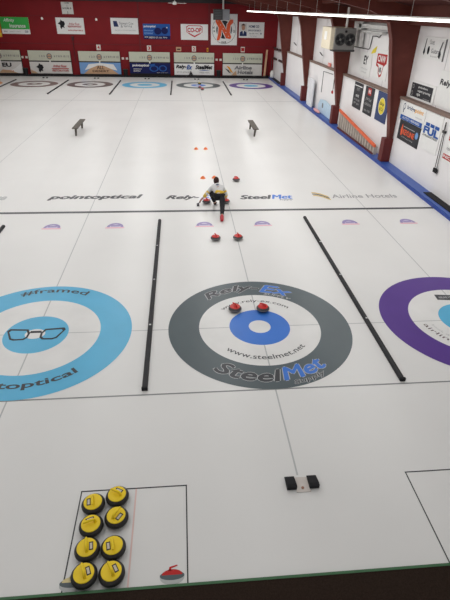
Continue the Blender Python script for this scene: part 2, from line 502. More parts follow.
# far wall, left to right
s = Sign('wall_sign', 'orange yellow sign at the far left edge of the red wall', 'sign', (-17.45, FW, 3.0), FAR, 1.5, 1.1, K_amber)
s.rect('stripe', K_yellow, -.75, .75, .1, .3)
s = Sign('wall_sign', 'green and white insurance sign high on the red wall', 'sign', (-15.45, FW, 3.25), FAR, 2.35, 1.25, K_white)
s.rect('green_field', K_green, -1.175, 1.175, .36, 1.25)
s.text('Affinity', K_white, -.9, .0, .84, 1.14, .01, .25); s.text('Insurance', K_white, -.45, .85, .48, .76, .02)
s.text('IN', K_grey, -1.0, -.75, .13, .24); s.text('AFFINITY CREDIT', K_lg, -.55, .4, .14, .22, .0); s.text('CGI', K_navy, .75, 1.0, .12, .26, .03)
s = Sign('wall_sign', 'white sign with dark animal head emblem and red script', 'sign', (-10.82, FW, 3.31), FAR, 2.36, 1.22, K_white)
def beast(S, ox, oy, k, m):
    S.poly('emblem', m, [(ox+k*x, oy+k*y) for x, y in [(-.28,.05),(-.10,.16),(-.02,.32),(.06,.22),(.20,.20),(.26,.02),(.16,-.10),(.20,-.24),(.04,-.18),(-.04,-.32),(-.12,-.20),(-.10,-.04)]], 'dark animal head emblem')
beast(s, -.72, .72, 1.15, K_black)
s.text('Arthur Rose', K_red, -.12, .78, .68, .86, .01, .3); s.rect('rule', K_red, -.25, .95, .60, .63); s.text('RESTORATION', K_red, -.2, .9, .50, .59, .02)
s.text('www.arthurrose.ca', K_red, -.25, 1.05, .24, .36, .02)
s = Sign('paper_sheet', 'white paper chart pinned high above the animal head sign', 'sign', (-10.87, FW-.03, 4.80), FAR, .95, .87, K_panel)
s.text('HOME', K_black, -.18, .18, .76, .84); s.text('A  CURL  B', K_black, -.40, .42, .36, .48, .03); s.rect('stroke', K_black, -.02, .02, .0, .2); s.rect('stroke', K_grey, -.015, .015, .52, .66)
s = Sign('wall_sign', 'white sign with navy square logo and grey company name', 'sign', (-6.15, FW, 3.38), FAR, 2.42, 1.21, K_white)
s.poly('logo_block', K_navy, [(-1.0, .98), (-.68, .98), (-.55, .55), (-.95, .55)]); s.text('Stewart Coe', K_grey, -.48, .72, .72, .92, .0); s.text('& Spring', K_grey, -.36, .6, .50, .70, .0)
s.text('chartered professional accountants', K_lg, -.9, .95, .24, .34, .0)
s = Sign('wall_sign', 'bright blue sign with white lettering and dark spectacles left of the red crest sign', 'sign', (-3.43, FW, 3.03), FAR, 2.36, 1.17, K_blue)
s.text('pointoptical', K_white, -1.1, -.1, .86, 1.06, .03); s.text('designer', K_sky, -1.1, -.3, .56, .74); s.text('eyewear', K_sky, -1.1, -.3, .34, .5); s.rect('strip', K_deep, -1.18, 1.18, 0, .27); s.text('eye exams on site daily', K_white, -1.08, .9, .06, .2, .0)
s.disc('lens', K_deep, .1, .62, .26, sx=1.2); s.disc('lens', K_deep, .7, .66, .26, sx=1.1); s.disc('sparkle', K_white, .9, .9, .05)
s = Sign('wall_sign', 'white sign with a red shield outline logo on the red wall', 'sign', (-.11, FW, 3.02), FAR, 2.40, 1.21, K_white)
shield = [(-.72, 1.02), (-.52, 1.12), (.52, 1.12), (.72, 1.02), (.70, .58), (.5, .5), (0, .20), (-.5, .5), (-.70, .58)]
s.poly('shield', K_coopr, shield); s.poly('shield_field', K_white, [(x*.93, .68 + (y-.68)*.88) for x, y in shield])
s.text('CO-OP', K_coopr, -.60, .60, .60, .92, .035); s.poly('chevron', K_coopr, [(-.58, .50), (0, .20), (.58, .50), (.40, .50), (0, .32), (-.40, .50)])
s = Sign('club_sign', 'big white square sign with orange letter N on a black disc', 'sign', (2.52, FW, 2.65), FAR, 2.34, 2.40, K_white)
s.disc('outline_ring', K_black, 0, 1.17, 1.06, 1.035); s.disc('black_disc', K_char, 0, 1.20, .70)
N_PTS = [(-.77, 2.08), (-.42, 2.05), (.04, 1.42), (.19, 1.18), (.27, 1.63), (.53, 2.0), (.80, 1.98), (.81, 1.76), (.57, 1.53), (.51, .98), (.66, .64), (.57, .48), (.19, .53), (-.05, .95), (-.22, 1.20), (-.26, .76), (-.42, .36), (-.66, .38), (-.54, .83), (-.50, 1.36), (-.76, 1.80)]
def N_shape(k):
    out = []
    n = len(N_PTS)
    for q in range(n):
        a, b, c = Vector(N_PTS[q-1]), Vector(N_PTS[q]), Vector(N_PTS[(q+1) % n])
        d = ((b-a).normalized() + (c-b).normalized())
        d = d.normalized() if d.length > 1e-4 else Vector((1, 0))
        out.append((b.x - d.y*k, b.y + d.x*k))
    return out
s.poly('letter_edge', K_white, N_shape(.06)); s.poly('letter', K_orange, N_shape(0), 'orange letter N')
for k in range(5): s.disc('dot', K_panel, -.56 + .24*k, 1.86 - .29*k, .035)
s.text('CLUB', K_black, .80, .98, 1.0, 1.2); s.text('NUT', K_black, -1.0, -.82, 1.26, 1.42); s.text('ANA', K_black, -.96, -.78, 1.0, 1.16); s.text('N.R', K_black, -.2, .2, .16, .30, .03)
s = Sign('wall_sign', 'white estate agent sign with portrait of a man in a dark suit', 'sign', (4.98, FW, 3.25), FAR, 2.26, 1.22, K_white)
p = s.rect('portrait', K_panel, -1.06, -.42, .12, 1.12, 'printed portrait on the sign')
s.poly('jacket', K_navy, [(-1.06, .14), (-1.04, .42), (-.86, .54), (-.62, .54), (-.44, .42), (-.42, .14)]); s.disc('face', K_skin, -.74, .78, .16, sx=.95, sy=1.25); s.poly('hair', K_hair, [(-.92, .84), (-.90, 1.02), (-.74, 1.10), (-.58, 1.02), (-.56, .84), (-.64, .96), (-.84, .96)]); s.poly('shirt', K_white, [(-.80, .54), (-.68, .54), (-.74, .24)])
s.text('HOME CO', K_navy, -.24, .66, .80, .98, .03); s.text('OPEN DOORS REALTY', K_navy, -.32, .84, .52, .64, .025); s.text('306 000 realty', K_grey, -.2, .62, .30, .40, .0); s.text('www.homeco.ca', K_grey, -.15, .5, .12, .20, 0); s.poly('mark', K_navy, [(.80, .34), (.86, .44), (.92, .34), (.86, .26)])

# scoreboards
M_sbface = mat('scoreboard_face', (196, 198, 180), .6, vary=.03); M_sbframe = mat('scoreboard_frame', (44, 38, 40), .7)
ads = [(-17.25, 'dark lettering, at the left frame edge'), (-12.95, 'animal head emblem and red lettering'), (-8.62, 'sandy dunes picture'), (-4.18, 'dark blue spectacles advert'), (-.18, 'white advert with two company names'), (4.25, 'gold swoosh and grey hotel lettering')]
for i, (x, d) in enumerate(ads):
    w = 3.62
    s = Sign('scoreboard', 'curling scoreboard on red wall with ' + d, 'scoreboard', (x, FW-.16, .10), FAR, w, 1.94, None, 'scoreboards along the red wall', t=.08)
    build('frame', MB().box(-w/2-.02, w/2+.02, 0, 1.9, -.15, .03), M_sbframe, s.o)
    build('header_panel', MB().box(-w/2, w/2, 1.13, 1.92, .0, .06, .01), M_sbface, s.o, 'pale score panel with the number row')
    ad = [K_panel, K_panel, K_sky, K_deep, K_white, K_panel][i]
    build('advert_panel', MB().box(-w/2, w/2, .10, 1.03, .0, .06), ad, s.o)
    s.text('1 2 3', K_grey, -.86, -.40, 1.42, 1.56, .02)
    s.text('6 7 8 9 10 12', K_grey, .40, 1.70, 1.42, 1.56, .02)
    s.disc('crest', K_tan, 0, 1.48, .24, label='faded round club crest'); s.disc('crest_ring', K_grey, 0, 1.48, .24, .17); s.rect('crest_bar', K_grey, -.2, .2, 1.44, 1.52)
    build('marker', MB().box(-.05, .05, 1.02, 1.16, .06, .10), M_white, s.o, 'small white marker')
    if i == 0:
        s.text('EU', K_black, .15, .9, .62, .92, .04); s.poly('swoosh', K_white, [(.2,.12),(1.2,.5),(1.78,.9),(1.78,.12)]); s.text('FRESH', K_orange, .2, 1.0, .2, .34)
        s.poly('swoosh', K_tan, [(-.3, .12), (.1, .4), (.8, .3), (1.4, .12)])
    elif i == 1:
        beast(s, -.95, .56, 1.2, K_black); s.text('Arthur Rose', K_red, .2, 1.35, .62, .82, .02, .2); s.rect('rule', K_red, .05, 1.55, .48, .54); s.text('RESTORATION', K_red, .1, 1.5, .28, .42, .02)
        s.poly('smudge', K_tan, [(-1.78, .12), (-1.78, .4), (-1.4, .25), (-1.2, .12)])
    elif i == 2:
        s.poly('dune', K_tan, [(-1.5, .11), (-.9, .55), (-.2, .80), (.3, .78), (1.0, .5), (1.6, .11)], 'sandy dune'); s.poly('cloud', K_white, [(-1.4, .4), (-1.0, .9), (0, 1.0), (1.2, .9), (1.5, .4), (1.0, .5), (.3, .78), (-.2, .80), (-.9, .55)]); s.text('ALL', K_hair, -.3, .35, .5, .78, .02); s.text('DESERT', K_hair, -.7, .75, .26, .42, .03)
    elif i == 3:
        s.text('pointoptical', K_white, -1.55, -.1, .72, .95, .035); s.text('designer', K_white, -1.5, -.75, .5, .6); s.text('eyewear', K_white, -1.5, -.85, .32, .42); s.disc('lens', K_blue, .35, .6, .26, .18, sx=1.6); s.disc('lens', K_blue, 1.15, .62, .26, .18, sx=1.4); s.rect('strip', K_black, -1.8, 1.8, .11, .2); s.text('eyes and style', K_lg, .6, 1.6, .22, .3, 0); s.poly('glow', K_blue, [(-.2, .9), (.5, 1.0), (.3, .75)])
    elif i == 4:
        s.text('Rely-', K_black, -1.65, -.72, .58, .92, .04, .3); s.text('Ex', K_blue, -.68, -.22, .58, .92, .04, .3); s.text('SteelMet', K_black, .12, 1.65, .60, .92, .04, .25); s.poly('swoosh', K_blue, [(.35,.44),(.9,.54),(1.5,.46),(.9,.48)]); s.text('steel supply and fabrication', K_grey, -1.6, -.4, .30, .40, 0); s.text('metal supply', K_grey, .5, 1.4, .26, .36, 0)
        s.poly('peak', K_char, [(-.5, .11), (-.32, .46), (-.12, .11)], 'dark peaked shape')
    else:
        s.text('Airline', K_grey, -.72, .85, .62, .90, .04, .1); s.text('Hotels', K_grey, -.42, .95, .24, .52, .04, .1)
        s.poly('swoosh', K_gold if False else K_amber, [(-1.5, .92), (-1.2, .8), (-.85, .3), (-1.05, .38)], 'gold swoosh'); s.poly('swoosh', K_char, [(-1.62, .7), (-1.3, .56), (-1.05, .28), (-1.25, .34)]); s.poly('shade', K_tan, [(-1.0, .12), (-.6, .5), (-.5, .12)])
# sheet number cards over the boards
M_card = mat('card', (222, 214, 206), .6)
for x, num in ((-8.62, '4'), (-4.18, '3'), (-.18, '2'), (4.25, '1')):
    s = Sign('number_card', 'white number %s card above a scoreboard' % num, 'sign', (x, FW, 2.10), FAR, .36, .44, M_card, 'sheet number cards over the scoreboards')
    s.text(num, K_red, -.08, .08, .10, .34, .04)
Sign('paper_sheet', 'tan paper notice above the left end of the white two company scoreboard', 'sign', (-1.55, FW, 2.10), FAR, .46, .34, K_tan).rect('print', K_hair, -.15, .15, .1, .22)
Sign('paper_sheet', 'narrow orange card above the right end of the white two company scoreboard', 'sign', (1.05, FW, 2.10), FAR, .14, .30, K_amber).rect('print', K_hair, -.04, .04, .08, .2)
# little white boxes and dark bins in the gaps
for gx, near in ((-15.17, 'far left'), (-6.4, 'sandy dunes'), (2.05, 'white two company')):
    for k in (0, 1):
        s = Sign('wall_card', '%s small white card on the red wall right of the %s scoreboard' % (('left', 'right')[k], near), 'card', (gx-.17+.36*k, FW, 1.38), FAR, .20, .17, M_card, 'small white cards between scoreboards')
for gx, near in ((-15.2, 'left of the animal head scoreboard'), (-6.4, 'right of the sandy dunes scoreboard'), (2.05, 'left of the hotel scoreboard')):
    t = thing('waste_bin', 'black bin on the rubber strip ' + near, 'bin', (gx, 39.9, .10))
    build('bin_body', MB().lathe([(0, 0), (.17, 0), (.21, .5), (.19, .5), (.17, .05), (0, .05)], 20), M_rubber, t, smooth=True)
    build('rim', MB().lathe([(.20, .48), (.225, .48), (.225, .53), (.19, .53), (.20, .48)], 20), M_dark, t, smooth=True)
for x in (-13.1, -8.55):
    t = thing('wall_lamp', 'small cream lamp on red wall %s' % ('left of the animal head sign' if x < -12 else 'left of the navy logo sign'), 'lamp', (x, FW, 4.35), FAR)
    build('mount', MB().box(-.08, .08, 0, .14, 0, .06, .01), M_white, t)
    build('lamp_head', MB().lathe([(0, 0), (.05, 0), (.09, .12), (0, .12)], 14, (.03, .10, .1)), M_white, t, smooth=True)
t = thing('conduit', 'thin dark conduit running down the red wall below the animal head sign', 'pipe', (-10.75, FW-.05, 1.1))
build('pipe', MB().tube([(-.02, -.06, 0), (.0, -.06, 1.3), (0, -.06, 2.05)], .03, 8), mat('dark_red_pipe', (76, 34, 38), .6), t)
build('junction_box', MB().box(-.10, .10, -.09, 0.045, 1.75, 2.05, .01), mat('dark_red_pipe', (76, 34, 38)), t)

# leaning plank, broom bundle and jug in the far corner
M_wood = mat('pale_wood', (206, 166, 132), .7, vary=.12, scale=4)
t = thing('wooden_plank', 'tall pale wooden plank leaning in the far right corner', 'plank', (6.30, 39.78, .10))
build('board', MB().prism([(-.10, 0), (.08, 0), (.20, 2.25), (.05, 2.25)], -.03, .05, 'y'), M_wood, t)
build('end_cap', MB().box(-.12, .10, -.05, .07, 0, .12, .01), M_dark, t)
t = thing('broom', 'dark broom standing behind the white jug in the far right corner', 'broom', (6.92, 39.92, .12))
build('handle', MB().tube([(0, 0, .1), (.03, .08, 1.6)], .022, 8), M_dark, t); build('broom_head', MB().box(-.13, .13, -.06, .06, 0, .14, .02), M_rubber, t)
t = thing('broom', 'dark broom leaning right beside the pale plank in the far corner', 'broom', (6.58, 39.9, .10))
build('handle', MB().tube([(0, 0, .1), (.06, .15, 1.35)], .022, 8), M_col, t); build('broom_head', MB().box(-.14, .14, -.06, .06, 0, .14, .02), M_rubber, t)
t = thing('jug', 'white plastic jug on the curb end in far right corner', 'jug', (6.93, 39.3, .145))
build('body', MB().lathe([(0, 0), (.15, 0), (.17, .05), (.17, .40), (.08, .55), (.05, .58), (0, .58)], 24), M_white, t, smooth=True)
build('cap', MB().lathe([(0, .58), (.055, .58), (.055, .64), (0, .64)], 16), M_rubber, t, smooth=True)
tag(build('rubber_mat', MB().box(6.78, 7.13, 35.1, 38.8, .121, .14, .006), M_rubber), 'black rubber mat on the blue curb in the far corner', 'mat')
tag(build('rubber_mat', MB().box(6.86, 7.145, 2.0, 7.55, .121, .14, .006), M_rubber), 'black rubber mat on the blue curb at the right frame edge', 'mat')

# right wall: lower panel posters
WX = 7.149
s = Sign('poster', 'charcoal poster with white lines, leftmost of three tall posters on the right wall', 'poster', (WX, 16.39, 1.38), RIGHT, 1.20, 1.14, K_char, 'three tall posters under the ledge')
s.rect('white_strip', K_white, -.52, .52, .98, 1.02); s.text('1977', K_lg, -.2, .25, .78, .92, 0, .2); s.text('HOUSE', K_white, -.22, .22, .52, .62, .02); s.text('of craft ales', K_lg, -.4, .4, .34, .46, 0); s.text('open nightly', K_lg, -.4, .4, .16, .28, 0)
s = Sign('poster', 'charcoal poster with red square emblem, middle of three tall posters', 'poster', (WX, 14.84, 1.37), RIGHT, 1.12, 1.16, K_char, 'three tall posters under the ledge')
s.rect('red_emblem', K_red, -.2, .22, .82, 1.12, 'red square emblem'); s.text('FRI', K_white, -.12, .14, .9, 1.04, .03); s.text('great food', K_lg, -.35, .4, .58, .72, 0, .3); s.text('cold drinks', K_lg, -.4, .42, .38, .52, 0); s.text('since 1968', K_lg, -.4, .4, .12, .22, 0)
s = Sign('poster', 'slate blue poster with yellow disc, rightmost of three tall posters', 'poster', (WX, 13.18, 1.38), RIGHT, 1.23, 1.16, K_bannerblue, 'three tall posters under the ledge')
s.disc('yellow_disc', K_yellow, 0, .62, .36, sy=.95); s.disc('ring', K_white, 0, .62, .36, .34, sy=.95); s.text('Skip', K_char, -.25, .25, .62, .78, .01, .3); s.text('& Co', K_char, -.2, .2, .44, .58, .01, .3)
s = Sign('wall_sign', 'white sign with navy and amber lettering above its blue strip on right wall', 'sign', (WX, 10.24, 1.90), RIGHT, 2.14, .65, K_white)
s.text('bridge', K_navy, -.46, .22, .38, .56, .02); s.text('point', K_amber, .24, .92, .38, .56, .02); s.text('automotive', K_lg, .35, .9, .25, .31, 0); s.disc('emblem', K_navy, -.70, .48, .12, .085, sx=.8); s.rect('emblem_stem', K_navy, -.76, -.71, .26, .42)
s.rect('blue_strip', K_blue, -.91, .99, .01, .17); s.text('AUTO | REPAIRS', K_white, -.7, .8, .05, .13, .005)
s = Sign('wall_sign', 'dark panel with orange red lettering below the blue strip', 'sign', (WX, 10.19, 1.17), RIGHT, 1.82, .72, K_char)
s.text('KEYLINE', K_orange, -.48, .52, .25, .43, .03); s.poly('flame', K_orange, [(-.64, .18), (-.68, .38), (-.58, .62), (-.52, .4), (-.54, .18)], 'orange flame mark'); s.disc('badge', K_sky, .72, .42, .12); s.rect('rule', K_lg, -.5, .5, .52, .54); s.text('plumbing and heating', K_lg, -.5, .5, .12, .18, 0)
s = Sign('wall_sign', 'white sign with blocky blue letters under three blue blocks beside the delivery stick', 'sign', (WX, 8.49, 1.30), RIGHT, 1.24, 1.24, K_white)
for k in range(3): s.rect('blue_block', K_blue, -.50+.35*k, -.20+.35*k, .78, .89)
s.text('FUL', K_blue, -.54, .52, .53, .75, .05); s.text('A PRODUCTION', K_char, -.56, .50, .44, .50, .02)
s = Sign('poster', 'white poster with a red strip cut by the right frame edge', 'poster', (WX, 6.75, 1.25), RIGHT, 1.3, 1.2, K_white)
s.rect('red_strip', K_red, -.63, .5, .12, .28); s.text('NICOLE', K_white, -.58, .4, .16, .25, .02); s.text('Live', K_red, -.5, .1, .72, .95, .02); s.text('open daily', K_grey, -.5, .3, .4, .5, 0)
# broom poles hanging by the sign
t = thing('delivery_stick', 'two-pronged dark delivery stick hanging on right wall beside the blue lettered sign', 'stick', (7.10, 7.55, .82))
build('pole', MB().tube([(0, .07, .10), (0, .10, .9), (0, .10, 1.62)], .012, 8), M_dark, t)
build('pole', MB().tube([(0, -.06, .10), (0, -.02, .9), (0, .07, 1.62)], .012, 8), M_dark, t)
build('foot', MB().box(-.04, .03, .0, .12, 0, .14, .015), M_rubber, t)
build('foot', MB().box(-.04, .03, -.12, -.01, .0, .14, .015), M_rubber, t)
build('clip', MB().box(-.03, .04, -.02, .16, 1.28, 1.36, .01), M_dark, t)
# upper right wall signs
UX = 7.348
s = Sign('wall_sign', 'black nameplate with white lettering on a white backing above the ledge', 'sign', (UX, 10.27, 2.69), RIGHT, 2.05, .60, K_white)
s.rect('black_plate', K_char, -.87, .85, .05, .52); s.text('pinfeathers', K_white, -.30, .45, .37, .46, .01); s.text('organic grooming', K_white, -.30, .72, .24, .33, .01); s.text('spa', K_white, -.32, -.05, .11, .20, .01); s.text('treat', K_lg, .25, .75, .05, .12, 0); s.disc('icon', K_lg, -.70, .40, .07, .05); s.disc('icon', K_lg, -.72, .16, .08, .06)
s = Sign('wall_sign', 'white sign with two guitar-like marks high on the right wall', 'sign', (UX, 10.10, 4.05), RIGHT, 1.65, .68, K_white)
s.text('Scott', K_grey, -.32, .02, .46, .60, .01); s.text('Guitars', K_grey, -.1, .46, .2, .34, .01); s.text('lessons', K_lg, -.1, .4, .08, .14, 0)
s.poly('mark', K_char, [(-.72,.18),(-.62,.10),(-.56,.2),(-.6,.34),(-.58,.62),(-.62,.62),(-.66,.36)]); s.disc('mark', K_black, -.32, .27, .11, sx=.75, sy=1.2); s.poly('mark', K_char, [(.46,.12),(.60,.06),(.64,.2),(.56,.3),(.66,.56),(.60,.58),(.50,.34)])
build('edge', MB().box(.80, .83, 0, .66, 0, .04), K_grey, s.o)
s = Sign('wall_sign', 'plain white sheet with black slanted lettering at the upper right frame edge', 'sign', (UX, 8.20, 2.72), RIGHT, 1.9, 1.1, K_white)
s.text('Rely-', K_black, -.86, -.05, .62, .84, .03, .1); s.text('Ex', K_blue, -.02, .4, .66, .84, .03, .1)
s = Sign('wall_sign', 'white sign with two big dark letters on the upper right wall', 'sign', (UX, 16.55, 2.80), RIGHT, 1.5, 1.0, K_white)
s.text('EY', K_char, -.25, .25, .52, .86, .04); s.text('building a better', K_lg, -.5, .4, .28, .36, 0); s.text('working world', K_lg, -.45, .3, .14, .22, 0)
s = Sign('wall_sign', 'white sign with bold red shield emblem on the upper right wall', 'sign', (UX, 14.6, 2.90), RIGHT, 1.6, 1.15, K_white)
em = [(-.55, .98), (.58, 1.0), (.62, .66), (.34, .52), (.22, .14), (0, .06), (-.18, .2), (-.26, .44), (-.56, .50)]
s.poly('red_emblem', K_red, em, 'red emblem'); s.poly('emblem_field', K_white, [(-.46, .60), (.30, .56), (.18, .22), (0, .15), (-.12, .26), (-.22, .50)]); s.text('CNW', K_white, -.42, .46, .68, .92, .03); s.text('NB', K_char, -.12, .14, .28, .46, .03)
s = Sign('wall_sign', 'small dark lettered sign half hidden behind a brown column', 'sign', (UX, 13.0, 2.95), RIGHT, .9, .9, K_white)
s.text('Ex', K_char, -.35, .2, .2, .55, .05, .2); s.text('2', K_lg, -.3, -.1, .62, .8, 0)
s = Sign('pennant', 'yellow triangular pennant on the upper right wall', 'pennant', (UX, 15.72, 3.80), RIGHT, .5, .3, None)
build('flag', MB().prism([(-.28, .0), (.20, .08), (.30, .34), (-.12, .17)], 0, .03, 'z'), K_yellow, s.o)
s = Sign('exit_sign', 'small red lit sign above the ledge between far columns', 'sign', (7.30, 22.4, 2.62), RIGHT, .55, .22, ink('pinkred', (240, 120, 100)))
s.text('EXIT', K_white, -.2, .2, .05, .17, .02)
s = Sign('alarm_bell', 'small round red alarm bell on the lower right wall', 'bell', (WX, 20.6, 1.42), RIGHT, .2, .2, None)
build('dome', MB().lathe([(0, .08), (.06, .07), (.09, .03), (.10, 0), (0, 0)], 18, (0, .1, 0)), K_red, s.o, smooth=True); build('base_plate', MB().box(-.08, .08, 0, .2, -.0, .01), K_white, s.o)

# conduits and vent pipe on the upper wall
M_cond = mat('conduit', (66, 64, 66), .6)
def conduit(label, pts, r=.02):
    o = build('conduit', MB().tube(pts, r, 8), M_cond); return tag(o, label, 'pipe')
conduit('dark conduit stepping across the upper wall beside the fan heater', [(7.31, 18.7, 3.94), (7.31, 16.4, 3.95), (7.31, 16.25, 4.0), (7.31, 16.1, 4.50), (7.31, 15.6, 4.52), (7.31, 15.3, 4.48), (7.31, 14.95, 4.69), (7.31, 13.6, 4.71)])
conduit('dark vertical conduit on the lower wall beside the alarm bell', [(7.13, 20.55, 2.5), (7.13, 20.55, 1.6)], .016)
conduit('dark bent conduit on the lower wall left of the alarm bell', [(7.13, 20.9, 2.4), (7.13, 22.9, 2.35), (7.13, 22.9, 1.2)], .016)
conduit('short dark bracket on the upper wall between the far columns', [(7.30, 31.8, 3.2), (7.0, 31.3, 3.4)], .03)
conduit('short dark bracket on the upper wall left of the fan heater', [(7.30, 24.2, 3.1), (7.0, 23.7, 3.3)], .03)
conduit('thin vertical conduit high on the wall second bay from the far end', [(7.33, 30.3, 4.9), (7.33, 30.3, 3.3)], .02)
M_vent = mat('vent_white', (214, 214, 212), .5)
t = thing('vent_pipe', 'white square vent duct on upper wall right of the fan heater', 'duct', (7.13, 17.35, 4.0))
build('riser', MB().box(-.06, .14, -.18, .18, 0, 1.05, .01), M_vent, t); build('crosspiece', MB().box(-.06, .14, -3.6, .6, .80, .96, .01), M_vent, t); build('crosspiece', MB().box(-.06, .14, -2.9, 0, .62, .71, .01), M_vent, t)

# fan heater
t = thing('fan_heater', 'grey twin fan heater with tan cabinet hung by a white pipe near the right wall', 'heater', (6.2, 17.0, 3.85))
M_hgrey = mat('heater_grey', (122, 120, 118), .5, vary=.08); M_tan = mat('heater_tan', (214, 204, 182), .6)
build('housing', MB().box(-.38, .62, 0, .55, 0, .92, .02), M_hgrey, t)
build('cabinet', MB().box(-.56, .45, .12, 1.65, .02, .94, .02), M_tan, t, 'tan side cabinet')
build('cabinet_vent', MB().box(-.575, -.55, .75, 1.15, .4, .75), K_white, t)
for sx in (-.11, .36):
    f = build('fan_ring', MB().tube([(sx+.24*cos(2*pi*k/24), -.015, .45+.24*sin(2*pi*k/24)) for k in range(25)], .025, 8, False), M_dark, t, smooth=True)
    build('fan_well', (lambda b: (b.face([(sx+.23*cos(2*pi*k/24), -.006, .45+.23*sin(2*pi*k/24)) for k in range(24)]), b)[1])(MB()), K_black, f)
    bl = MB()
    for k in range(4):
        a = k*pi/2 + .4
        bl.face([(sx+.03*cos(a), -.02, .45+.03*sin(a)), (sx+.21*cos(a-.3), -.012, .45+.21*sin(a-.3)), (sx+.21*cos(a+.35), -.03, .45+.21*sin(a+.35))])
    build('blade', bl, M_dark, f)
    build('hub', MB().ball((sx, -.02, .45), .05, .03, .05, 12), M_hgrey, f, smooth=True)
build('control', MB().ball((.13, -.01, .78), .06, .04, .05, 12), M_rubber, t, smooth=True)
build('hanger_pipe', MB().tube([(.18, .2, .9), (.18, .2, 1.75)], .05, 12), M_pipe, t)
build('base_rail', MB().box(-.40, .64, -.03, .5, -.05, .03), M_dark, t)
# far unit heater
t = thing('unit_heater', 'grey louvred unit heater hung in front of the letter N sign', 'heater', (2.10, 38.3, 4.62))
M_hg2 = mat('heater_grey2', (132, 134, 138), .5, vary=.05)
build('cabinet', MB().box(-.62, .72, 0, .8, 0, .78, .02), M_hg2, t)
build('louvre_frame', MB().box(-.66, .12, -.06, .0, .0, .78, .01), M_dark, t)
l = MB()
for k in range(6): l.box(-.58, .05, -.09, -.05, .07+.115*k, .11+.115*k)
build('louvre', l, mat('louvre', (88, 90, 94), .5), t)
build('hanger_pipe', MB().tube([(.2, .4, .76), (.2, .4, 1.75)], .075, 12), M_pipe, t)
# ceiling fan
t = thing('ceiling_fan', 'white ceiling fan with long blades hanging at the top of the photo', 'fan', (-1.75, 36.0, 5.70))
build('rod', MB().tube([(0, 0, .1), (0, 0, 1.5)], .03, 8), M_white, t); build('motor', MB().lathe([(0, -.08), (.14, -.06), (.17, .04), (.10, .14), (0, .15)], 20), M_white, t, smooth=True)
for k in range(3):
    b = build('blade', MB().box(.15, .92, -.07, .07, .02, .035), M_white, t); b.rotation_euler = (0, 0, k*2*pi/3 + .05)

# fluorescent strip over the right sheet
M_tube = mat('lamp_tube', (255, 252, 244), .5, emit=5.0, vary=0)
t = thing('strip_light', 'long white fluorescent strip light hanging under the roof at top right', 'light', (4.2, 0, 5.27))
build('tube', MB().box(-.055, .055, 1.0, 37.2, 0, .05), M_tube, t)
build('batten', MB().box(-.05, .05, 1.0, 37.2, .05, .09), M_white, t)
for k in range(12):
    y = 2.2 + 3.1*k
    build('hanger_wire', MB().tube([(0, y, .08), (0, y, zb(4.2)+.44-5.27)], .005, 6), M_pipe, t)

# things leaning along the right wall
M_slat = mat('slat_grey', (184, 174, 164), .7, vary=.1); M_or = mat('orange_rail', (222, 100, 58), .55)
t = thing('slatted_rack', 'grey slatted rack with sloping orange top rail standing on the blue curb', 'rack', (6.93, 15.3, .12))
y0, y1, z0, z1 = -2.70, 2.55, .34, .84
for k in range(16):
    y = y0 + (y1-y0)*k/15
    zt = z0 + (z1-z0)*k/15
    build('slat', MB().box(-.08, .08, y-.07, y+.07, 0.0, zt, .008), M_slat, t)
build('top_rail', MB().prism([(y0-.1, z0-.02), (y1+.12, z1), (y1+.12, z1+.11), (y0-.1, z0+.09)], -.11, -.02, 'x'), M_or, t, 'orange top rail')
build('bottom_rail', MB().box(-.12, -.08, y0-.05, y1+.05, 0, .07), M_box, t)
M_lb = mat('pale_blue', (190, 214, 232), .6)
t = thing('display_board', 'pale blue cut-out board leaning on the wall beside a column', 'board', (7.0, 21.2, .125))
build('board', MB().prism([(-1.3, 0), (1.5, .02), (1.75, .35), (1.35, .72), (.3, .80), (-.7, .72), (-1.45, .5)], .02, .08, 'x'), M_lb, t)
build('cut_mark', MB().prism([(.55, .35), (.75, .35), (.75, .6), (.55, .6)], .005, .02, 'x'), K_grey, t)
tag(build('tall_panel', MB().box(6.86, 6.96, 24.0, 25.3, .125, 1.75, .01), mat('foam_white', (226, 228, 232), .6)), 'tall white panel standing on the curb left of the pale blue board', 'panel')
tag(build('pink_bag', MB().ball((6.86, 22.5, .20), .10, .75, .085, 20), mat('pink_cloth', (226, 168, 170), .8, bump=.4)), 'crumpled pink bag lying below the pale blue board', 'bag')

# ------------------------------------------------------------------ things on the ice
# foam sheet dividers
M_foam = mat('foam_black', (50, 50, 52), .75, vary=.15); M_clip = mat('clip', (200, 200, 200), .4)
def divider(x, ya, yb, label, grp):
    t = thing('sheet_divider', label, 'divider', (x, ya, .002), (0, 0, 0), grp)
    L = yb - ya
    mb = MB().prism([(-.045, 0), (.045, 0), (.045, .03), (.03, .06), (-.03, .06), (-.045, .03)], 0, L, 'y')
    build('foam_bar', mb, M_foam, t)
    build('end_cap', MB().box(-.05, .05, -.012, .03, 0, .066, .006), M_rubber, t)
    for k in (1, 2, 3):
        build('joint_clip', MB().box(-.02, .02, L*k/4-.02, L*k/4+.02, .058, .066), M_clip, t, 'small pale clip')
    return t
divider(-2.19, -1.73, 5.62, 'long black foam divider between the near sky blue and grey houses', 'near sheet dividers')
divider(2.24, -1.77, 5.70, 'long black foam divider between the near grey and purple houses', 'near sheet dividers')
divider(-6.62, -1.75, 5.35, 'black foam divider cut by the left frame edge', 'near sheet dividers')
for x, lab in ((-15.3, 'right of the orange house'), (-10.98, 'between the brown and umber houses'), (-6.6, 'between the umber and sky blue houses'), (-2.2, 'between the sky blue and grey houses'), (2.25, 'between the grey and purple houses')):
    divider(x, 29.6, 37.1, 'far black divider ' + lab, 'far sheet dividers')

